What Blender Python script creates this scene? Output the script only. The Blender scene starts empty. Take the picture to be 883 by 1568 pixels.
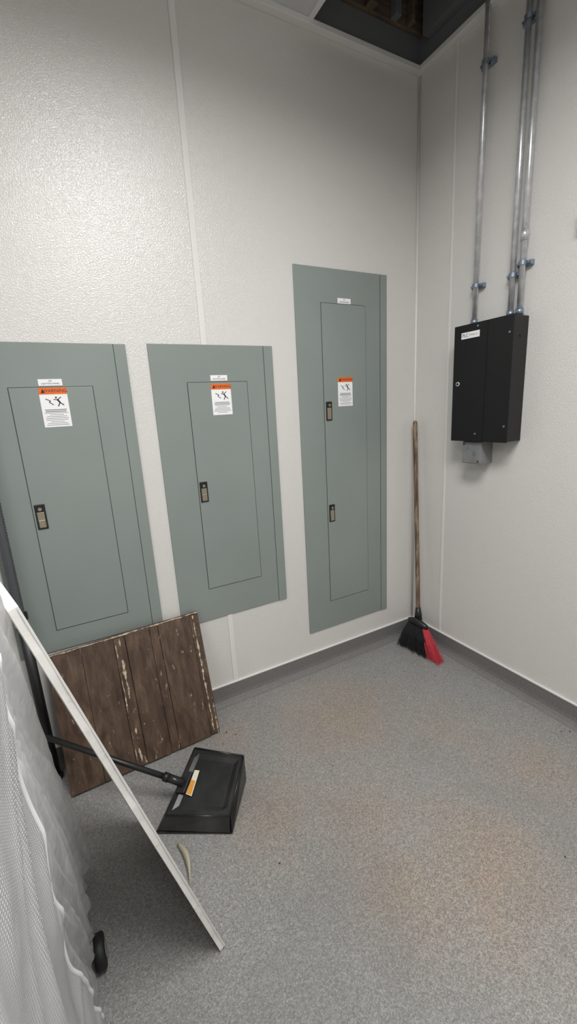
import bpy, bmesh, math, random
from mathutils import Vector, Matrix, noise
random.seed(7)
ZOOM=None
S=bpy.context.scene
COL=bpy.context.collection
try:
    S.view_settings.view_transform='Standard'
except Exception: pass

# ------------------------------------------------------------------ materials
def srgb(r,g,b):
    f=lambda c:(c/255/12.92) if c/255<=.04045 else ((c/255+.055)/1.055)**2.4
    return (f(r),f(g),f(b),1)
class M:
    def __init__(s,name,col=(.5,.5,.5,1),rough=.5,metal=0,spec=.5):
        s.m=bpy.data.materials.new(name); s.m.use_nodes=True; s.t=s.m.node_tree
        s.b=s.t.nodes['Principled BSDF']; s.set(col,rough,metal,spec)
    def set(s,col,rough,metal,spec):
        s.b.inputs['Base Color'].default_value=col; s.b.inputs['Roughness'].default_value=rough
        s.b.inputs['Metallic'].default_value=metal; s.b.inputs['Specular IOR Level'].default_value=spec
    def n(s,t,**k):
        x=s.t.nodes.new(t)
        for a,v in k.items():
            if a in x.inputs.keys(): x.inputs[a].default_value=v
            else: setattr(x,a,v)
        return x
    def l(s,a,b): s.t.links.new(a,b)
    def coord(s,scale=(1,1,1)):
        tc=s.n('ShaderNodeTexCoord'); mp=s.n('ShaderNodeMapping'); mp.inputs['Scale'].default_value=scale
        s.l(tc.outputs['Object'],mp.inputs['Vector']); return mp.outputs[0]
    def noise(s,scale,detail=3,rough=.5,vec=None,dist=0):
        x=s.n('ShaderNodeTexNoise'); x.inputs['Scale'].default_value=scale; x.inputs['Detail'].default_value=detail
        x.inputs['Roughness'].default_value=rough; x.inputs['Distortion'].default_value=dist
        s.l(vec or s.coord(),x.inputs['Vector']); return x.outputs['Fac']
    def cells(s,scale,vec=None):
        x=s.n('ShaderNodeTexVoronoi'); x.inputs['Scale'].default_value=scale
        s.l(vec or s.coord(),x.inputs['Vector'])
        q=s.n('ShaderNodeSeparateColor'); s.l(x.outputs['Color'],q.inputs[0]); return q.outputs[0]
    def math(s,op,a,b=0.,clamp=False):
        x=s.n('ShaderNodeMath',operation=op); x.use_clamp=clamp
        for v,i in ((a,0),(b,1)):
            if hasattr(v,'links'): s.l(v,x.inputs[i])
            else: x.inputs[i].default_value=v
        return x.outputs[0]
    def ramp(s,fac,stops):
        r=s.n('ShaderNodeValToRGB'); e=r.color_ramp.elements
        while len(e)<len(stops): e.new(.5)
        for i,(p,c) in enumerate(stops): e[i].position=p; e[i].color=c
        s.l(fac,r.inputs[0]); return r.outputs[0]
    def mix(s,fac,a,b):
        x=s.n('ShaderNodeMix',data_type='RGBA')
        for v,i in ((fac,0),(a,6),(b,7)):
            if hasattr(v,'links'): s.l(v,x.inputs[i])
            else: x.inputs[i].default_value=v
        return x.outputs[2]
    def color(s,o): s.l(o,s.b.inputs['Base Color'])
    def bump(s,h,strength=.3,dist=.002):
        b=s.n('ShaderNodeBump'); b.inputs['Strength'].default_value=strength; b.inputs['Distance'].default_value=dist
        s.l(h,b.inputs['Height']); s.l(b.outputs[0],s.b.inputs['Normal'])
    def translucent(s,fac,col,transp=0):
        tr=s.n('ShaderNodeBsdfTranslucent'); tr.inputs['Color'].default_value=col
        mx=s.n('ShaderNodeMixShader'); mx.inputs[0].default_value=fac
        out=s.t.nodes['Material Output']; s.l(s.b.outputs[0],mx.inputs[1]); s.l(tr.outputs[0],mx.inputs[2])
        last=mx.outputs[0]
        if transp:
            tp=s.n('ShaderNodeBsdfTransparent'); m2=s.n('ShaderNodeMixShader')
            if hasattr(transp,'links'): s.l(transp,m2.inputs[0])
            else: m2.inputs[0].default_value=transp
            s.l(last,m2.inputs[1]); s.l(tp.outputs[0],m2.inputs[2]); last=m2.outputs[0]
        s.l(last,out.inputs[0])
def g(v): return (v,v,v,1)

# pebbled fibreglass wall panels
def frp(name,base):
    w=M(name,base,.21,0,.7)
    v=w.coord()
    big=w.noise(.9,3,.6,v); w.color(w.ramp(big,[(.3,tuple(c*.96 for c in base[:3])+(1,)),(.7,base)]))
    h=w.noise(190,2,.55,v,.4)
    w.bump(h,.85,.0021)
    return w.m
WALL=frp('frp_wall_panel',srgb(214,212,208))
TRIMW=M('white_pvc_trim',srgb(221,219,216),.4).m
_f=M('speckled_epoxy_floor',g(.3),.40,0,.4)
v=_f.coord()
sp0=_f.noise(110,4,.7,v)
sp=_f.math('ADD',_f.math('MULTIPLY',_f.cells(340,v),.5),_f.math('MULTIPLY',sp0,.5))
spc=_f.ramp(sp,[(.25,srgb(113,112,110)),(.42,srgb(130,129,127)),(.60,srgb(139,138,136)),(.76,srgb(162,160,157))])
spb=_f.ramp(sp,[(.25,srgb(114,105,97)),(.5,srgb(140,130,120)),(.76,srgb(165,154,142))])
sep=_f.n('ShaderNodeSeparateXYZ'); _f.l(v,sep.inputs[0])
nw=_f.math('MULTIPLY',_f.math('SUBTRACT',_f.noise(4,5,.7,v,.4),.5),1.2)
acc=None
for (bx,by,br_,bs) in ((-.86,-.42,.45,.9),(-.84,-1.20,.36,.95),(-1.36,-.68,.25,.75),(-1.12,-1.12,.25,.8),(-.70,-1.50,.35,.6),(-.38,-1.05,.34,.6),(-1.1,-.85,.35,.6),(-.5,-.7,.3,.5),(-1.35,-.25,.25,.5)):
    dx=_f.math('SUBTRACT',sep.outputs[0],bx); dy=_f.math('SUBTRACT',sep.outputs[1],by)
    d=_f.math('SQRT',_f.math('ADD',_f.math('MULTIPLY',dx,dx),_f.math('MULTIPLY',dy,dy)))
    m=_f.math('MULTIPLY',_f.math('SUBTRACT',1.,_f.math('ADD',_f.math('DIVIDE',d,br_),nw),True),bs*1.2,True)
    acc=m if acc is None else _f.math('MAXIMUM',acc,m)
c1=_f.mix(acc,spc,spb)
orr=_f.math('MULTIPLY',acc,_f.ramp(_f.noise(7,5,.7,v,.3),[(.54,g(0)),(.76,g(.22))]))
c2=_f.mix(orr,c1,srgb(168,128,100))
dk=_f.ramp(_f.noise(2.1,5,.6,v,.4),[(.48,g(0)),(.8,g(.38))])
c3=_f.mix(dk,c2,srgb(106,105,104))
_f.color(c3); _f.bump(sp0,.10,.001)
FLOOR=_f.m
_b=M('grey_epoxy_cove',srgb(118,116,114),.5); _b.color(_b.ramp(_b.noise(150,3,.6),[(.35,srgb(104,102,101)),(.65,srgb(122,120,118))])); COVE=_b.m
_c=M('ceiling_tile_vinyl',srgb(200,201,202),.6); _c.bump(_c.noise(160,3),.2,.001); CEIL=_c.m
PLEN=M('plenum_drywall_dark',srgb(108,110,112),.8).m
_w=M('joist_wood',srgb(88,62,44),.8); _w.color(_w.ramp(_w.noise(6,5,.6,_w.coord((1,1,8))),[(.3,srgb(70,60,52)),(.7,srgb(122,104,84))])); JOIST=_w.m
_p=M('grey_green_enamel',srgb(133,146,142),.36,0,.5); _p.color(_p.ramp(_p.noise(2,3),[(.3,srgb(129,137,133)),(.7,srgb(136,144,140))])); _p.bump(_p.noise(500,2),.12,.0005); PANEL=_p.m
GAP=M('panel_shadow_gap',srgb(38,44,42),.7).m
BLK=M('black_plastic',srgb(24,24,25),.4).m
BRASS=M('nickel_latch',srgb(170,160,140),.35,.8).m
PAPER=M('white_label',srgb(238,238,238),.5).m
ORANGE=M('orange_label',srgb(226,108,36),.5).m
INK=M('label_ink',srgb(40,40,44),.6).m
INKG=M('label_ink_grey',srgb(128,128,134),.6).m
_e=M('galvanised_emt',srgb(200,202,204),.3,.6); _e.color(_e.ramp(_e.noise(30,3,.6),[(.3,srgb(186,188,191)),(.7,srgb(220,221,223))])); EMT=_e.m
_z=M('zinc_clamp',srgb(140,152,168),.38,.75); ZINC=_z.m
_k=M('black_powder_coat',srgb(16,16,18),.42,0,.45); _k.bump(_k.noise(350,2),.25,.0006); KBOX=_k.m
_j=M('cast_grey_box',srgb(150,150,150),.5,.3); _j.color(_j.ramp(_j.noise(14,3),[(.3,srgb(122,123,124)),(.7,srgb(150,150,150))])); JBOX=_j.m

# ------------------------------------------------------------------ geometry helpers
def link(o,parent=None):
    COL.objects.link(o)
    if parent: o.parent=parent
    return o
def empty(name):
    e=bpy.data.objects.new(name,None); e.empty_display_size=.05; COL.objects.link(e); return e
def mesh(name,vs,fs,mat,parent=None,smooth=False,mats=None,mi=None):
    m=bpy.data.meshes.new(name); m.from_pydata([tuple(v) for v in vs],[],fs); m.update()
    for x in (mats or [mat]): m.materials.append(x)
    if mi:
        for p,i in zip(m.polygons,mi): p.material_index=i
    if smooth:
        for p in m.polygons: p.use_smooth=True
    bm=bmesh.new(); bm.from_mesh(m); bmesh.ops.recalc_face_normals(bm,faces=bm.faces); bm.to_mesh(m); bm.free()
    return link(bpy.data.objects.new(name,m),parent)
def box(name,a,b,mat,parent=None,bevel=0,seg=2):
    x0,x1=sorted((a[0],b[0]));y0,y1=sorted((a[1],b[1]));z0,z1=sorted((a[2],b[2]))
    vs=[(x0,y0,z0),(x1,y0,z0),(x1,y1,z0),(x0,y1,z0),(x0,y0,z1),(x1,y0,z1),(x1,y1,z1),(x0,y1,z1)]
    fs=[(0,3,2,1),(4,5,6,7),(0,1,5,4),(1,2,6,5),(2,3,7,6),(3,0,4,7)]
    o=mesh(name,vs,fs,mat,parent)
    if bevel:
        d=o.modifiers.new('b','BEVEL'); d.width=bevel; d.segments=seg; d.limit_method='ANGLE'
    return o
def tube(name,pts,r,mat,parent=None,n=16,cap=True,radii=None,smooth=True):
    pts=[Vector(p) for p in pts]; vs=[];fs=[]
    up=None
    for i,p in enumerate(pts):
        t=(pts[min(i+1,len(pts)-1)]-pts[max(i-1,0)]).normalized()
        if up is None:
            up=Vector((0,0,1)) if abs(t.z)<.9 else Vector((1,0,0))
        a=t.cross(up).normalized(); b=a.cross(t).normalized(); up=b
        rr=radii[i] if radii else r
        for k in range(n):
            th=2*math.pi*k/n; vs.append(p+a*math.cos(th)*rr+b*math.sin(th)*rr)
    for i in range(len(pts)-1):
        for k in range(n):
            fs.append((i*n+k,i*n+(k+1)%n,(i+1)*n+(k+1)%n,(i+1)*n+k))
    if cap:
        fs.append(tuple(range(n))); fs.append(tuple((len(pts)-1)*n+k for k in range(n)))
    o=mesh(name,vs,fs,mat,parent)
    if smooth:
        for p in o.data.polygons:
            if len(p.vertices)==4: p.use_smooth=True
    return o
def text(name,body,size,loc,rot,mat,parent,ext=.0002):
    c=bpy.data.curves.new(name,'FONT'); c.body=body; c.size=size; c.extrude=ext; c.align_x='CENTER'; c.align_y='CENTER'
    t=bpy.data.objects.new(name,c); COL.objects.link(t); bpy.context.view_layer.update()
    me=bpy.data.meshes.new_from_object(t.evaluated_get(bpy.context.evaluated_depsgraph_get()))
    bpy.data.objects.remove(t); me.materials.clear(); me.materials.append(mat)
    o=bpy.data.objects.new(name,me); COL.objects.link(o); o.location=loc; o.rotation_euler=rot; o.parent=parent; return o

H=3.01; X0=-4.5; Y0=-4.5
# ------------------------------------------------------------------ room shell
box('floor',(X0-.1,Y0-.1,-.1),(.1,.1,0),FLOOR)
box('wall_back',(X0-.1,0,0),(.1,.1,H),WALL)
box('wall_right',(0,Y0-.1,0),(.1,0,H),WALL)
box('wall_left',(X0-.1,Y0,0),(X0,0,H),WALL)
box('wall_front',(X0-.1,Y0-.1,0),(0,Y0,H),WALL)
box('wall_back_plenum',(X0-.1,0,H),(.1,.1,3.9),PLEN)
box('wall_right_plenum',(0,Y0-.1,H),(.1,0,3.9),PLEN)
# ceiling with one missing tile
ce=empty('ceiling')
ox0,ox1,oy0,oy1=-.645,-.034,-.65,-.034
box('tiles_main',(X0,Y0,H),(ox0,0,H+.016),CEIL,ce)
box('tiles_side',(ox0,Y0,H),(0,oy0,H+.016),CEIL,ce)
for i in range(8):
    x=ox0-.61*i
    if x>X0: box('tee_x',(x-.012,Y0,H-.004),(x+.012,0,H+.03),TRIMW,ce,.001)
    y=oy0-.61*i
    if y>Y0: box('tee_y',(X0,y-.012,H-.0045),(0,y+.012,H+.03),TRIMW,ce,.001)
box('roof_deck',(X0,Y0,3.9),(0,0,3.95),JOIST,ce)
for i in range(5):
    x=-.10-.2*i
    box('joist',(x-.02,-2.2,3.45),(x+.02,-.005,3.88),JOIST,ce,.003)
box('plenum_beam',(-1.6,-.02,3.14),(0,-.002,3.88),JOIST,ce,.003)
for x,w_,m_ in ((-.60,.04,JOIST),(-.46,.02,PLEN),(-.33,.045,JOIST),(-.19,.035,PLEN),(-.10,.02,JOIST)):
    box('plenum_stud',(x-w_/2,-.06,3.14),(x+w_/2,-.021,3.44),m_,ce,.003)
box('plenum_duct',(-.05,-2.2,3.10),(-.004,-.065,3.5),PLEN,ce)
tube('plenum_pipe',[(-.40,-2,3.40),(-.38,-.07,3.40)],.03,ZINC,ce)
box('trim_1',(X0,-.034,H-.022),(0,0,H),TRIMW,None,.002)       # wall angle back
box('trim_2',(-.034,Y0,H-.0225),(0,-.0345,H),TRIMW,None,.002)  # wall angle right
# vertical battens
box('trim_3',(-1.236,-.004,.105),(-1.210,0,H-.023),TRIMW,None,.0018)
box('trim_4',(-.004,-.238,.105),(0,-.224,H-.023),TRIMW,None,.0018)
tube('trim_5',[(-.004,-.004,.105),(-.004,-.004,H-.023)],.007,TRIMW)
box('trim_6',(-3.70,-.004,.105),(-3.68,0,H-.023),TRIMW,None,.0018)
# coved base
def cove(name,axis):
    prof=[(0,.102),(.007,.102),(.007,.04),(.010,.022),(.018,.009),(.032,.002),(.04,0),(0,0)]
    L0=-4.5; vs=[];fs=[]
    for t in (L0,0):
        for o,z in prof:
            tt=t-(o if t==0 else 0)
            vs.append((tt,-o,z) if axis=='x' else (-o,tt,z))
    n=len(prof)
    for i in range(n): fs.append((i,(i+1)%n,n+(i+1)%n,n+i))
    fs.append(tuple(range(n)));fs.append(tuple(n+i for i in range(n)))
    mesh(name,vs,fs,COVE)
cove('baseboard_back','x'); cove('baseboard_right','y')
box('trim_7',(X0,-.009,.1),(-.003,0,.107),TRIMW,None,.001)
box('trim_8',(-.009,Y0,.1),(0,-.009,.107),TRIMW,None,.001)

# ------------------------------------------------------------------ electrical panels
def epanel(x0,x1,z0,z1,dx0,dx1,dz0,dz1,sx,lab,tag,latches,arrow=0):
    e=empty('electrical_panel')
    box('trim_plate',(x0,-.007,z0),(x1,0,z1),PANEL,e,.0015)
    box('side_cover_strip',(sx,-.0095,z0+.001),(x1+.001,-.0072,z1-.001),PANEL,e,.0008)
    box('strip_shadow_line',(sx-.0018,-.0076,z0+.002),(sx,-.0071,z1-.002),GAP,e)  # dark sliver painted in as the shadow line of the raised strip
    gp=.0022
    for a,b in (((dx0-gp,dz0-gp),(dx0,dz1+gp)),((dx1,dz0-gp),(dx1+gp,dz1+gp)),((dx0,dz1),(dx1,dz1+gp)),((dx0,dz0-gp),(dx1,dz0))):
        box('door_gap',(a[0],-.0076,a[1]),(b[0],-.0071,b[1]),GAP,e)
    box('door_leaf',(dx0,-.0098,dz0),(dx1,-.0071,dz1),PANEL,e,.0012)
    # warning label
    a,b,c,d=lab
    box('warning_label',(a,-.0104,c),(b,-.0098,d),PAPER,e)
    hh=.024
    box('warning_header',(a,-.0108,d-hh),(b,-.0104,d),ORANGE,e)
    text('warning_word','WARNING',.0165,(a+(b-a)*.58,-.0109,d-hh/2),(math.pi/2,0,0),INK,e)
    y=-.0107
    mesh('warning_triangle',[(a+.006,y-.0003,d-hh+.005),(a+.020,y-.0003,d-hh+.005),(a+.013,y-.0003,d-.004)],[(0,1,2)],INK,e)
    # pictogram: bolt and falling figure
    cx=(a+b)/2; cz=d-hh-.026
    def quad(p,q,w):
        p=Vector(p);q=Vector(q);n=Vector((-(q-p).y,(q-p).x)).normalized()*w
        k=len(vs2); vs2.extend([(p+n),(q+n),(q-n),(p-n)]); fs2.append((k,k+1,k+2,k+3))
    vs2=[];fs2=[]
    quad((cx-.028,cz+.010),(cx-.012,cz+.002),.0014);quad((cx-.012,cz+.002),(cx-.018,cz-.002),.0014);quad((cx-.018,cz-.002),(cx-.004,cz-.012),.0014)
    quad((cx+.010,cz+.008),(cx+.018,cz-.004),.003);quad((cx+.018,cz-.004),(cx+.010,cz-.018),.0018);quad((cx+.018,cz-.004),(cx+.030,cz-.014),.0018)
    quad((cx+.010,cz+.006),(cx-.002,cz+.008),.0014);quad((cx+.011,cz+.006),(cx+.024,cz+.016),.0014)
    quad((cx+.004,cz+.014),(cx+.010,cz+.014),.003)
    mesh('warning_pictogram',[(p[0],y,p[1]) for p in vs2],fs2,INK,e)
    vs3=[];fs3=[]
    zt=d-hh-.054; k=0
    while zt>c+.008:
        w=(b-a)*(.36+.1*random.random()) if k%4!=3 else (b-a)*.25
        i=len(vs3); th=.0016 if k<2 else .0009
        vs3.extend([(cx-w,y,zt),(cx+w,y,zt),(cx+w,y,zt-2*th),(cx-w,y,zt-2*th)]); fs3.append((i,i+1,i+2,i+3)); zt-=.0062; k+=1
    mesh('warning_text_lines',vs3,fs3,INKG,e)
    a,b,c,d=tag
    yo=-.0104 if d<dz1 else -.008
    box('id_label',(a,yo,c),(b,-.007,d),PAPER,e)
    text('id_text','CP',.009,((a+b)/2,yo-.0003,d-.007),(math.pi/2,0,0),INK,e)
    text('id_text','LIGHTING PANEL',.0078,((a+b)/2,yo-.0003,c+.007),(math.pi/2,0,0),INK,e)
    for lx,lz0,lz1 in latches:
        box('latch_frame',(lx,-.0135,lz0),(lx+.036,-.0095,lz1),BLK,e,.0025)
        box('latch_recess',(lx+.006,-.0145,lz0+.008),(lx+.030,-.0130,lz1-.030),BRASS,e,.001)
        box('latch_paddle',(lx+.007,-.0165,lz0+.006),(lx+.029,-.0135,lz0+.036),BRASS,e,.002)
        tube('latch_key',[(lx+.018,-.0145,lz1-.018),(lx+.018,-.0185,lz1-.018)],.0065,BRASS,e)
    return e
epanel(-2.103,-1.546,.54,1.733,-1.960,-1.685,.630,1.577,-1.589,(-1.868,-1.776,1.434,1.576),(-1.864,-1.786,1.583,1.606),[(-1.954,1.054,1.151)])
epanel(-1.461,-.904,.482,1.737,-1.314,-1.041,.641,1.583,-.948,(-1.213,-1.122,1.443,1.576),(-1.210,-1.133,1.589,1.612),[(-1.309,1.062,1.155)])
epanel(-.770,-.219,.228,2.092,-.626,-.360,.389,1.937,-.261,(-.541,-.450,1.451,1.594),(-.528,-.450,1.940,1.964),[(-.618,1.383,1.477),(-.619,.849,.943)])

# ------------------------------------------------------------------ black control box
cb=empty('control_enclosure')
box('body',(-.097,-.652,1.256),(0,-.353,1.781),KBOX,cb,.003)
box('front_cover',(-.101,-.655,1.253),(-.0972,-.351,1.784),KBOX,cb,.0015)
box('cover_ridge',(-.1025,-.531,1.256),(-.1012,-.528,1.781),KBOX,cb)
for (y,z) in ((-.637,1.715),(-.637,1.325),(-.48,1.768),(-.49,1.29)):
    tube('cover_screw',[(-.1005,y,z),(-.104,y,z)],.0045,ZINC,cb)
tube('lock_bezel',[(-.1005,-.383,1.523),(-.106,-.383,1.523)],.010,EMT,cb)
tube('lock_core',[(-.1055,-.383,1.523),(-.1075,-.383,1.523)],.0055,BLK,cb)
box('id_sticker',(-.1018,-.49,1.722),(-.1008,-.392,1.750),PAPER,cb)
text('sticker_text','PLC',.020,(-.1020,-.414,1.736),(math.pi/2,0,-math.pi/2),INK,cb,.0001)
text('sticker_text','PANEL 01',.011,(-.1020,-.458,1.736),(math.pi/2,0,-math.pi/2),INKG,cb,.0001)
tube('side_vent',[(-.05,-.652,1.70),(-.05,-.655,1.70)],.006,KBOX,cb)
jb=empty('junction_box')
box('body',(-.085,-.515,1.145),(0,-.409,1.250),JBOX,jb,.002,2)
box('face_cover',(-.0875,-.512,1.148),(-.085,-.412,1.247),JBOX,jb,.0008)
for y,z in ((-.421,1.238),(-.503,1.158)): tube('cover_screw',[(-.087,y,z),(-.0895,y,z)],.004,GAP,jb)
tube('knockout',[(-.087,-.480,1.195),(-.0883,-.480,1.195)],.012,ZINC,jb,24)
tube('knockout',[(-.087,-.445,1.220),(-.0883,-.445,1.220)],.008,ZINC,jb,24)
tube('nipple',[(-.05,-.46,1.248),(-.05,-.46,1.2565)],.014,ZINC,jb)

# ------------------------------------------------------------------ conduits
def conduit(y,zs,top,coup=None):
    e=empty('metal_conduit'); x=-.031
    tube('pipe',[(x,y,1.786),(x,y,top)],.0115,EMT,e,20)
    tube('connector',[(x,y,1.7865),(x,y,1.812)],.0155,ZINC,e,20)
    if coup: tube('coupling',[(x,y,coup-.022),(x,y,coup+.022)],.0145,EMT,e,20)
    for z in zs:
        box('strut_base',(-.018,y-.032,z-.010),(0,y+.032,z+.010),ZINC,e,.002)
        pts=[(x+.0135*math.cos(t),y+.0135*math.sin(t)) for t in [math.pi*(.5+i/12) for i in range(13)]]
        vs=[];fs=[]
        for (a,b) in pts:
            da=Vector((a-x,b-y)).normalized()*.003
            vs+= [(a,b,z-.008),(a,b,z+.008),(a+da.x,b+da.y,z+.008),(a+da.x,b+da.y,z-.008)]
        for i in range(12):
            for k in range(4): fs.append((4*i+k,4*i+(k+1)%4,4*i+4+(k+1)%4,4*i+4+k))
        mesh('clamp_saddle',vs,fs,ZINC,e)
        for s in (-1,1):
            box('clamp_ear',(-.0215,y+s*.0135,z-.008),(-.018,y+s*.031,z+.008),ZINC,e,.001)
            tube('clamp_bolt',[(-.0215,y+s*.024,z),(-.031,y+s*.024,z)],.005,ZINC,e,6,smooth=False)
    return e
conduit(-.402,(2.80,1.955),3.6)
conduit(-.584,(2.83,1.950),3.005)
conduit(-.626,(2.90,1.985),3.005,2.09)
so=empty('wall_sensor_box')
box('body',(-.03,-.90,2.035),(0,-.828,2.105),TRIMW,so,.004)
box('lid',(-.033,-.897,2.038),(-.030,-.831,2.102),TRIMW,so,.001)

# flexible conduit at far left
fc=empty('flexible_conduit')
n=230; pts=[];rad=[]
for i in range(n+1):
    z=.74+(3.0-.74)*i/n
    for dz,r in ((0,.0155),(.005,.019)):
        if z+dz<3.0: pts.append((-2.068,-.045,z+dz)); rad.append(r)
_x=M('grey_corrugated_steel',srgb(98,100,104),.4,.6)
tube('corrugated_hose',pts,.018,_x.m,fc,16,True,rad)
tube('coupler',[(-2.066,-.047,.69),(-2.066,-.047,.75)],.024,BLK,fc,16)
tube('coupler_nut',[(-2.066,-.047,.705),(-2.066,-.047,.725)],.029,JBOX,fc,6,smooth=False)
tube('rigid_pipe',[(-2.064,-.047,.004),(-2.066,-.047,.70)],.0185,BLK,fc,16)
tube('foot_flange',[(-2.064,-.06,.0),(-2.064,-.06,.012)],.026,BLK,fc,20)

# ------------------------------------------------------------------ broom
br=empty('angle_broom')
_h=M('weathered_handle',srgb(120,92,66),.55)
hv=_h.coord((1,1,.12)); _h.color(_h.ramp(_h.noise(60,4,.65,hv),[(.32,srgb(62,46,34)),(.5,srgb(108,86,66)),(.62,srgb(150,134,114)),(.7,srgb(92,72,54))]))
hb=Vector((-.062,-.118,.165)); ht=Vector((-.037,-.041,1.334))
tube('handle',[hb.lerp(ht,i/10) for i in range(11)],.0125,_h.m,br,16)
tube('handle_tip',[ht,ht+(ht-hb).normalized()*.012,ht+(ht-hb).normalized()*.016],.0125,_h.m,br,16,True,[.0125,.010,.004])
d=(ht-hb).normalized()
tube('ferrule',[hb-d*.015,hb+d*.02,hb+d*.065],.02,BLK,br,16,True,[.024,.021,.0145])
P0=Vector((-.095,-.072,.145)); P1=Vector((-.075,-.205,.135))
ax=(P1-P0).normalized(); nn=ax.cross(Vector((0,0,1))).normalized()
vs=[];fs=[]
for t,(w,h) in ((0,(.010,.012)),(.12,(.018,.020)),(.4,(.022,.032)),(.6,(.022,.030)),(.9,(.018,.020)),(1,(.010,.012))):
    c=P0.lerp(P1,t)
    for a in range(10):
        th=2*math.pi*a/10; vs.append(c+nn*math.cos(th)*w+Vector((0,0,1))*math.sin(th)*h)
for i in range(5):
    for a in range(10): fs.append((i*10+a,i*10+(a+1)%10,(i+1)*10+(a+1)%10,(i+1)*10+a))
fs.append(tuple(range(10)));fs.append(tuple(50+a for a in range(10)))
mesh('block',vs,fs,BLK,br,True)
BB=M('black_bristle',srgb(26,27,29),.5).m; RB=M('red_bristle',srgb(196,66,78),.5).m
Q0=Vector((-.172,-.075,.012)); Q1=Vector((-.125,-.365,.003))
vs=[];fs=[];mi=[]
for k in range(1150):
    t=random.random(); off=random.uniform(-1,1)
    top=P0.lerp(P1,.04+.92*t)+nn*off*.014+Vector((0,0,-.008))
    bt=min(1,max(0,t+random.gauss(0,.018)))
    bot=Q0.lerp(Q1,bt)+nn*(off*.028+random.gauss(0,.006)); bot.x=min(bot.x,-.045); bot.z=max(.001,bot.z+random.gauss(0,.008)+.02*abs(bt-.0)*(1-bt))
    mid=top.lerp(bot,.5)+Vector((-.006,0,.006))+Vector([random.gauss(0,.003) for _ in range(3)])
    r=.0011; i=len(vs)
    for p,rr in ((top,r),(mid,r),(bot,r*.7)):
        for a in range(3):
            th=2.094*a; vs.append(p+Vector((math.cos(th)*rr,math.sin(th)*rr,0)))
    for j in (0,3):
        for a in range(3): fs.append((i+j+a,i+j+(a+1)%3,i+j+3+(a+1)%3,i+j+3+a)); mi.append(1 if t>.74 and (j==3 or t>.80) else 0)
mesh('bristles',vs,fs,BB,br,mats=[BB,RB],mi=mi)

# ------------------------------------------------------------------ brown plank board leaning on the back wall
wb=empty('wooden_board')
A=Vector((-2.012,-.192,.004)); Bv=Vector((-1.386,-.170,.004)); TL=Vector((-2.016,-.042,.548)); 
eu=(Bv-A); W=eu.length; eu.normalize(); ev=(TL-A); HH=ev.length; ev.normalize(); en=eu.cross(ev).normalized()
if en.y>0: en=-en
_wd=M('brown_stained_plank',srgb(84,62,48),.5,0,.4)
wv=_wd.coord((1,1,.07))
n1=_wd.noise(30,6,.65,wv,.3); base=_wd.ramp(n1,[(.28,srgb(56,43,35)),(.48,srgb(82,65,53)),(.62,srgb(100,81,67)),(.8,srgb(132,113,96))])
n2=_wd.noise(4,4,.6,_wd.coord((1,1,.5))); base=_wd.mix(_wd.ramp(n2,[(.45,g(0)),(.75,g(.45))]),base,srgb(54,42,35))
spk=_wd.noise(55,3,.6,_wd.coord((1,1,.35))); spm=_wd.ramp(spk,[(.66,g(0)),(.72,g(.75))])
_wd.color(_wd.mix(spm,base,srgb(170,156,138))); _wd.bump(n1,.5,.003)
_we=M('raw_wood_edge',srgb(178,160,132),.8); _we.color(_we.ramp(_we.noise(70,4,.7),[(.35,srgb(110,88,68)),(.55,srgb(198,184,160))])); 
cuts=[0,.20,.40,.475,.64,.70,.93,1.0]; dep=[0,.0015,-.001,.0025,.0005,.003,-.001]
for i in range(7):
    a=cuts[i]*W+.0007; b=cuts[i+1]*W-.0007; th=.018+dep[i]
    top=HH*(1+.012*i/6)+random.uniform(-.002,.002)
    def P(u,w,t): return A+eu*u+ev*w+en*t
    vs=[P(a,0,0),P(b,0,0),P(b,top,0),P(a,top,0),P(a,0,th),P(b,0,th),P(b,top,th),P(a,top,th)]
    o=mesh('plank',vs,[(0,3,2,1),(4,5,6,7),(0,1,5,4),(1,2,6,5),(2,3,7,6),(3,0,4,7)],_wd.m,wb)
    bv=o.modifiers.new('b','BEVEL'); bv.width=.0015; bv.segments=2
def strip(name,u0,w0,u1,w1,width,seg,t,mat,thr):
    # irregular torn sliver: varying-width ribbon, broken where the noise drops out
    vs=[];fs=[]; sd_=random.random()*50
    du=Vector((u1-u0,w1-w0)); nrm=Vector((-du.y,du.x)).normalized()
    for i in range(seg+1):
        f=i/seg; nz=noise.noise(Vector((f*9,sd_,0)))+.6*noise.noise(Vector((f*34,sd_,3)))
        ww=width*max(0,nz+thr); sh=width*.6*noise.noise(Vector((f*12,sd_,8)))
        p=Vector((u0,w0))+du*f+nrm*sh
        for s in (-ww,ww):
            pp=p+nrm*s; vs.append(A+eu*pp.x+ev*pp.y+en*t)
    for i in range(seg): fs.append((2*i,2*i+1,2*i+3,2*i+2))
    return mesh(name,vs,fs,mat,wb)
strip('raw_top_edge',.002,HH-.003,W-.002,HH*1.01-.002,.0045,160,.0225,_we.m,.45)
strip('raw_right_edge',W*.955,.02,W*.955,HH*.99,.007,140,.0215,_we.m,.35)
strip('seam_filler',W*.437,.02,W*.437,HH*.98,.007,140,.0222,_we.m,.25)
strip('seam_filler',W*.41,.02,W*.41,HH*.98,.004,140,.0212,_we.m,.1)
strip('bottom_splinter',W*.985,.0,W*.985,HH*.3,.004,50,.0215,_we.m,.3)

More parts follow.
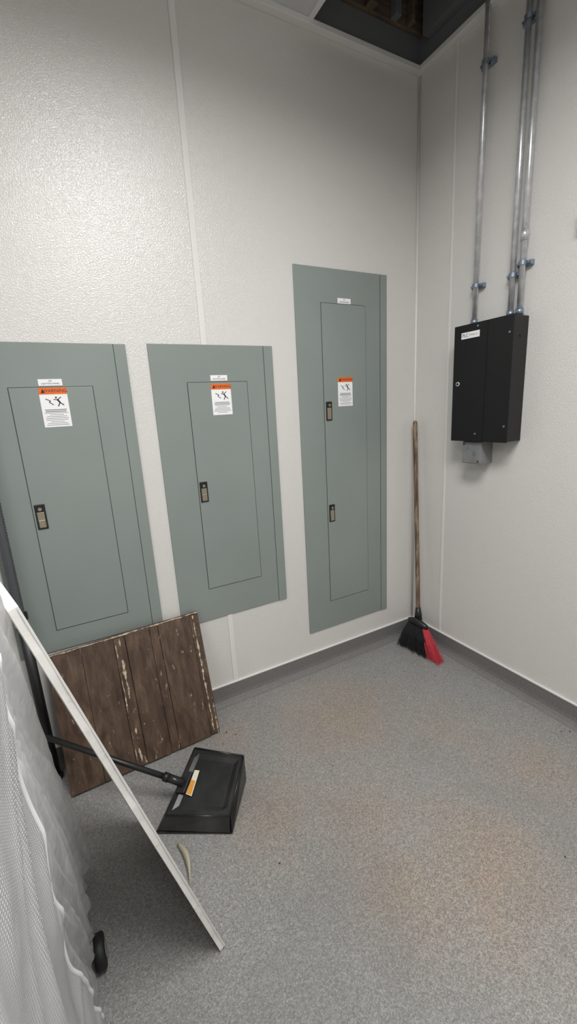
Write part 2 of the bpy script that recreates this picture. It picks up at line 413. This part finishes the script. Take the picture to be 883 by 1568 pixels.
# ------------------------------------------------------------------ lobby dustpan
dp=empty('lobby_dustpan')
_dk=M('black_abs_scuffed',srgb(27,27,28),.32,0,.5); dn=_dk.noise(9,5,.6); _dk.color(_dk.ramp(dn,[(.45,srgb(17,17,18)),(.75,srgb(44,43,43))])); DK=_dk.m
LL=Vector((-1.757,-.531,.003)); LR=Vector((-1.520,-.676,.003))
TFL=Vector((-1.712,-.520,.045)); TFR=Vector((-1.510,-.645,.045))
TBL=Vector((-1.546,-.362,.130)); TBR=Vector((-1.390,-.497,.122))
BBL=Vector((-1.560,-.372,.003)); BBR=Vector((-1.388,-.492,.003))
def bil(u,w,off=0):
    p=TFL.lerp(TFR,u).lerp(TBL.lerp(TBR,u),w); n=(TFR-TFL).cross(TBL-TFL).normalized(); return p+n*off
vs=[];fs=[]
N=14
for i in range(N+1):
    for j in range(N+1):
        u=i/N;w=j/N; e_=min(u,1-u,w,1-w)
        vs.append(bil(u,w,0.0 if e_<.08 else -.006))
for i in range(N):
    for j in range(N): fs.append((i*(N+1)+j,(i+1)*(N+1)+j,(i+1)*(N+1)+j+1,i*(N+1)+j+1))
o=mesh('hood',vs,fs,DK,dp); sd=o.modifiers.new('s','SOLIDIFY'); sd.thickness=.004; sd.offset=0
def plate(name,quad,th,mat=DK,bev=.0015):
    q=[Vector(p) for p in quad]; n=(q[1]-q[0]).cross(q[-1]-q[0]).normalized()*th
    vs=q+[p+n for p in q]; k=len(q)
    fs=[tuple(range(k)),tuple(range(k,2*k))]+[(i,(i+1)%k,k+(i+1)%k,k+i) for i in range(k)]
    o=mesh(name,vs,fs,mat,dp); b=o.modifiers.new('b','BEVEL'); b.width=bev; b.segments=2; return o
plate('tray_floor',[LL,LR,BBR,BBL],.003)
plate('back_wall',[BBL,BBR,TBR,TBL],.004)
plate('side_right',[LR,BBR,TBR,TFR,],.004)
plate('side_left',[LL,BBL,TBL,TFL],.004)
plate('front_lip_ridge',[LL+Vector((.012,.004,.004)),LR+Vector((-.004,.004,.004)),TFR,TFL],.003)
tube('hood_rim_r',[TFR,TBR],.004,DK,dp,10); tube('hood_rim_l',[TFL,TBL],.004,DK,dp,10); tube('hood_rim_b',[TBL,TBR],.0045,DK,dp,10); tube('hood_rim_f',[TFL,TFR],.004,DK,dp,10)
H0=Vector((-1.648,-.452,.106)); H1=Vector((-2.075,-.150,.285))
hd=(H1-H0).normalized()
tube('handle_socket',[H0-hd*.03,H0+hd*.045],.015,DK,dp,16)
tube('socket_collar',[H0+hd*.03,H0+hd*.05],.0165,DK,dp,16)
tube('handle_tube',[H0,H1],.0105,BLK,dp,16)
tube('handle_grip',[H1,H1+hd*.02],.0135,DK,dp,16)
plate('handle_bracket',[bil(.02,.30,.001),bil(.16,.30,.001),bil(.16,.62,.001),bil(.02,.62,.001)],.012)
mesh('care_label',[bil(.19,.30,.0045),bil(.30,.27,.0045),bil(.27,.66,.0045),bil(.18,.66,.0045)],[(0,1,2,3)],M('aged_label',srgb(212,208,190),.6).m,dp)
mesh('care_label_patch',[bil(.195,.31,.0052),bil(.285,.285,.0052),bil(.265,.50,.0052),bil(.185,.51,.0052)],[(0,1,2,3)],M('amber_label',srgb(206,142,40),.6).m,dp)

# ------------------------------------------------------------------ white board leaning on cart
pb=empty('white_panel_board')
A2=Vector((-1.670,-.974,.004)); B2=Vector((-1.960,-1.046,1.146)); dirv=Vector((-.126,.504,0)).normalized()*.52
nrm=(B2-A2).cross(dirv).normalized()
if nrm.x<0: nrm=-nrm
th=nrm*.017
_wh=M('white_foam_board',srgb(226,224,218),.55); _wh.color(_wh.ramp(_wh.noise(22,5,.7),[(.28,srgb(200,196,188)),(.42,srgb(232,230,225)),(.75,srgb(240,239,236))])); _wh.bump(_wh.noise(40,4),.2,.002)
vs=[];fs=[];N=24
for i in range(N+1):
    f=i/N; p=A2.lerp(B2,f); j=Vector((0,1,0))*(random.uniform(-.0015,.0015))
    q=p+dirv
    vs+=[p+j,p+th+j,q+th,q]
for i in range(N):
    for k in range(4): fs.append((4*i+k,4*i+(k+1)%4,4*i+4+(k+1)%4,4*i+4+k))
fs.append((0,1,2,3));fs.append((4*N,4*N+1,4*N+2,4*N+3))
mesh('core',vs,fs,_wh.m,pb)
mesh('edge_tape',[A2+th*1.02+Vector((0,-.0016,0)),A2+th*.8+Vector((0,-.0018,0)),B2+th*.8+Vector((0,-.0018,0)),B2+th*1.02+Vector((0,-.0016,0))],[(0,1,2,3)],TRIMW,pb)
# curled tape strip on the floor
vs=[];fs=[]
for i in range(13):
    f=i/12; c=Vector((-1.700+.010*math.sin(f*3),-.615-.155*f,.002+.022*math.sin(f*math.pi)))
    vs+=[c,c+Vector((.014*math.sin(math.pi*(.15+.8*f)),.0,.012))]
for i in range(12): fs.append((2*i,2*i+1,2*i+3,2*i+2))
tp=mesh('masking_tape_strip',vs,fs,M('masking_tape',srgb(172,165,146),.6).m,None,True); sd=tp.modifiers.new('s','SOLIDIFY'); sd.thickness=.001

# small crumbs of grit on the floor (one object)
vs=[];fs=[]
for (x,y,r_) in ((-1.36,-.20,.004),(-1.33,-.235,.003),(-1.40,-.26,.0025),(-.03-.03,-1.02,.004),(-.09,-1.00,.003),(-.35,-.30,.003),(-1.05,-.62,.0025),(-.62,-1.31,.003),(-1.42,-.85,.003),(-.24,-.42,.003)):
    k=len(vs); a0=random.random()*3
    for zz,rr in ((.0,1),(r_*.9,.6)):
        for a in range(5): vs.append((x+r_*rr*math.cos(a0+a*1.257)*random.uniform(.7,1.3),y+r_*rr*math.sin(a0+a*1.257),zz+.0002))
    fs.append(tuple(k+5+a for a in range(5))); fs.append(tuple(k+a for a in range(5)))
    for a in range(5): fs.append((k+a,k+(a+1)%5,k+5+(a+1)%5,k+5+a))
mesh('floor_debris',vs,fs,M('grit',srgb(70,58,48),.8).m)

# ------------------------------------------------------------------ plastic covered cart
ct=empty('plastic_covered_cart')
XR=-1.975
prof=[(0,-.49),(.047,-.50),(.35,-.63),(.52,-.72),(.696,-.82),(.869,-.916),(1.0,-.965),(1.143,-1.007),(1.3,-1.06)]
def yfar(z):
    for (a,ya),(b,yb) in zip(prof,prof[1:]):
        if z<=b: return ya+(yb-ya)*(max(z,a)-a)/(b-a)
    return prof[-1][1]
def hem(y):
    pts=[(-2.5,.09),(-1.05,.09),(-.90,.12),(-.74,.13),(-.5,.04),(0,.04)]
    for (a,ha),(b,hb_) in zip(pts,pts[1:]):
        if y<=b: return ha+(hb_-ha)*(y-a)/(b-a)
    return .05
Yn=-2.15; XL=-2.62; NV=110; rings=[]
for j in range(NV+1):
    v_=j/NV; ring=[]
    zt=1.19*v_
    yf=yfar(zt); r=.05
    path=[]
    for i in range(230):
        path.append((XR,Yn+(yf-r-Yn)*i/230,1,0))
    for i in range(10):
        th_=math.pi/2*i/10; path.append((XR-r+r*math.cos(th_),yf-r+r*math.sin(th_),math.cos(th_),math.sin(th_)))
    for i in range(60): path.append((XR-r-(XR-r-XL)*i/60,yf,0,1))
    for i in range(20): path.append((XL,yf-(yf-Yn)*i/20,-1,0))
    for i in range(20): path.append((XL+(XR-XL)*i/20,Yn,0,-1))
    for (x,y,nx,ny) in path:
        z=max(zt,hem(y)) if j>0 else hem(y)
        # folds run down and away along the sloped far edge
        s=y+.48*z
        f1=noise.noise(Vector((x*4,s*7,z*1.1)))
        rd=(1-abs(noise.noise(Vector((x*3+9,s*14,z*1.6)))))**4
        rd2=(1-abs(noise.noise(Vector((x*3+4,s*34,z*3.2)))))**4
        dsp=.016*f1+.024*(rd-.5)+.009*(rd2-.5)
        dsp=max(-.03,min(dsp,.014))
        ring.append((x+nx*dsp,y+ny*dsp,z))
    rings.append(ring)
n=len(rings[0]); vs=[p for r_ in rings for p in r_]; fs=[]
for j in range(NV):
    for i in range(n): fs.append((j*n+i,j*n+(i+1)%n,(j+1)*n+(i+1)%n,(j+1)*n+i))
cxy=Vector((-2.3,-1.6)); 
base_i=NV*n
for s,zz in ((.85,1.215),(.5,1.225),(.1,1.23)):
    k=len(vs)
    for p in rings[-1]:
        vs.append((cxy.x+(p[0]-cxy.x)*s,cxy.y+(p[1]-cxy.y)*s,zz+.01*noise.noise(Vector((p[0]*6,p[1]*6,s*3)))))
    for i in range(n): fs.append((base_i+i,base_i+(i+1)%n,k+(i+1)%n,k+i))
    base_i=k
fs.append(tuple(base_i+i for i in range(n)))
_pl=M('milky_plastic_sheet',srgb(225,226,227),.25,0,.6)
pn=_pl.noise(5,5,.6,_pl.coord((1,1.6,.5)),.8)
_pl.color(_pl.ramp(pn,[(.3,srgb(210,212,214)),(.68,srgb(240,240,241))]))
pb2=_pl.noise(14,5,.6,_pl.coord((1,1.5,.35)),1.2); _pl.bump(pb2,.6,.010)
_pl.translucent(.42,g(.9),_pl.ramp(_pl.noise(7,4,.6,_pl.coord((1,1.6,.4)),.8),[(.35,g(.02)),(.7,g(.35))]))
mesh('plastic_sheet',vs,fs,_pl.m,ct,True)
def yb(z):
    pts=[(0,-1.02),(.1,-1.05),(.268,-1.11),(.5,-1.19),(.758,-1.246),(1.024,-1.246),(1.25,-1.25)]
    for (a,ya),(b,y2) in zip(pts,pts[1:]):
        if z<=b: return ya+(y2-ya)*(z-a)/(b-a)
    return -1.25
_wv=M('woven_mesh_fabric',srgb(190,190,190),.4)
tc=_wv.n('ShaderNodeTexCoord')
def wave(axis,sc):
    w=_wv.n('ShaderNodeTexWave'); w.bands_direction=axis; w.inputs['Scale'].default_value=sc; w.inputs['Distortion'].default_value=.6; w.inputs['Detail'].default_value=1
    _wv.l(tc.outputs['Object'],w.inputs['Vector']); return w.outputs['Fac']
wy=wave('Y',75); wz=wave('Z',75)
mm=_wv.n('ShaderNodeMath',operation='MULTIPLY'); _wv.l(wy,mm.inputs[0]); _wv.l(wz,mm.inputs[1])
cl=_wv.ramp(mm.outputs[0],[(.05,srgb(165,165,165)),(.5,srgb(240,240,240))])
lg=_wv.noise(4,4,.6,_wv.coord((1,1,.6))); _wv.color(_wv.mix(_wv.ramp(lg,[(.4,g(0)),(.7,g(.6))]),cl,srgb(232,232,233)))
_wv.bump(mm.outputs[0],.4,.001)
_wv.translucent(.4,g(.9))
vs=[];fs=[];NY=130;NZ=110; edge=[]
for j in range(NZ+1):
    z=.05+(1.17-.05)*j/NZ
    for i in range(NY+1):
        f=i/NY; ybz=yb(z)+.012*noise.noise(Vector((3,1,z*6))); y=-2.12+(ybz+2.12)*f
        s=y-.35*z
        x=-1.955+.016*noise.noise(Vector((2,s*6,z*3)))+.012*((1-abs(noise.noise(Vector((5,s*11,z*4)))))**3-.5)-.006*f**6
        vs.append((x,y,z)) 
    edge.append((vs[-1][0]+.001,vs[-1][1],z))
for j in range(NZ):
    for i in range(NY): k=j*(NY+1)+i; fs.append((k,k+1,k+NY+2,k+NY+1))
o=mesh('woven_cover',vs,fs,_wv.m,ct,True); sd=o.modifiers.new('s','SOLIDIFY'); sd.thickness=.0015
tube('rolled_hem',edge,.004,M('white_hem',srgb(226,226,226),.4).m,ct,10)
box('deck',(-2.58,-2.1,.105),(-2.02,-.62,.14),BLK,ct,.004)
box('light_block',(-2.56,-2.05,.14),(-2.06,-1.12,1.0),PAPER,ct,.01)  # unseen box added under the sheet to stop light passing through
box('light_block_low',(-2.56,-1.11,.14),(-2.07,-.80,.46),JBOX,ct,.01)  # lower unseen box, added to block light towards the far end
RUB=M('caster_rubber',srgb(22,22,22),.6).m
for cx_,cy_ in ((-1.960,-.830),(-2.52,-.80),(-2.02,-2.0),(-2.52,-2.0)):
    tube('caster_wheel',[(cx_-.014,cy_,.042),(cx_-.010,cy_,.042),(cx_+.010,cy_,.042),(cx_+.014,cy_,.042)],.042,RUB,ct,28,True,[.037,.042,.042,.037])
    tube('caster_hub',[(cx_-.017,cy_,.042),(cx_+.017,cy_,.042)],.018,JBOX,ct,20)
    box('caster_fork',(cx_-.022,cy_-.012,.04),(cx_-.018,cy_+.014,.105),JBOX,ct); box('caster_plate',(cx_-.05,cy_-.03,.096),(cx_-.01,cy_+.03,.105),JBOX,ct)

# ------------------------------------------------------------------ light fixtures
def troffer(x,y,wx,wy,power):
    e=empty('ceiling_light_fixture')
    for a,b in (((x-wx/2-.02,y-wy/2-.02),(x+wx/2+.02,y-wy/2)),((x-wx/2-.02,y+wy/2),(x+wx/2+.02,y+wy/2+.02)),((x-wx/2-.02,y-wy/2),(x-wx/2,y+wy/2)),((x+wx/2,y-wy/2),(x+wx/2+.02,y+wy/2))):
        box('frame',(a[0],a[1],H-.03),(b[0],b[1],H-.0045),TRIMW,e)
    dm=M('light_diffuser',g(.9),.5); dm.b.inputs['Emission Color'].default_value=(1,.99,.97,1); dm.b.inputs['Emission Strength'].default_value=2
    box('diffuser',(x-wx/2,y-wy/2,H-.014),(x+wx/2,y+wy/2,H-.0045),dm.m,e)
    l=bpy.data.lights.new('lamp','AREA'); l.shape='RECTANGLE'; l.size=wx; l.size_y=wy; l.energy=power; l.color=(1,.993,.985); l.spread=math.radians(162)
    o=bpy.data.objects.new('lamp',l); COL.objects.link(o); o.location=(x,y,H-.035); o.parent=e
troffer(-1.38,-1.70,.58,1.15,51)
troffer(-3.2,-1.75,.58,1.15,14)
troffer(-1.38,-3.55,.58,1.15,13)
troffer(-3.2,-3.55,.58,1.15,10)
w=bpy.data.worlds.new('world'); S.world=w; w.use_nodes=True; w.node_tree.nodes['Background'].inputs[0].default_value=(.5,.5,.5,1); w.node_tree.nodes['Background'].inputs[1].default_value=.1

# ------------------------------------------------------------------ camera
yaw,pit,rol=math.radians(28.011),math.radians(13.611),math.radians(-3.23)
F=Vector((math.sin(yaw)*math.cos(pit),math.cos(yaw)*math.cos(pit),-math.sin(pit)))
r0=Vector((math.cos(yaw),-math.sin(yaw),0)); u0=r0.cross(F)
r=r0*math.cos(rol)+u0*math.sin(rol); u=-r0*math.sin(rol)+u0*math.cos(rol)
cd=bpy.data.cameras.new('camera'); cam=bpy.data.objects.new('camera',cd); COL.objects.link(cam)
mt=Matrix((r,u,-F)).transposed().to_4x4(); mt.translation=Vector((-1.845,-1.851,1.45)); cam.matrix_world=mt
cd.sensor_fit='HORIZONTAL'; cd.sensor_width=36; cd.lens=36*648/883; cd.clip_start=.01
S.camera=cam
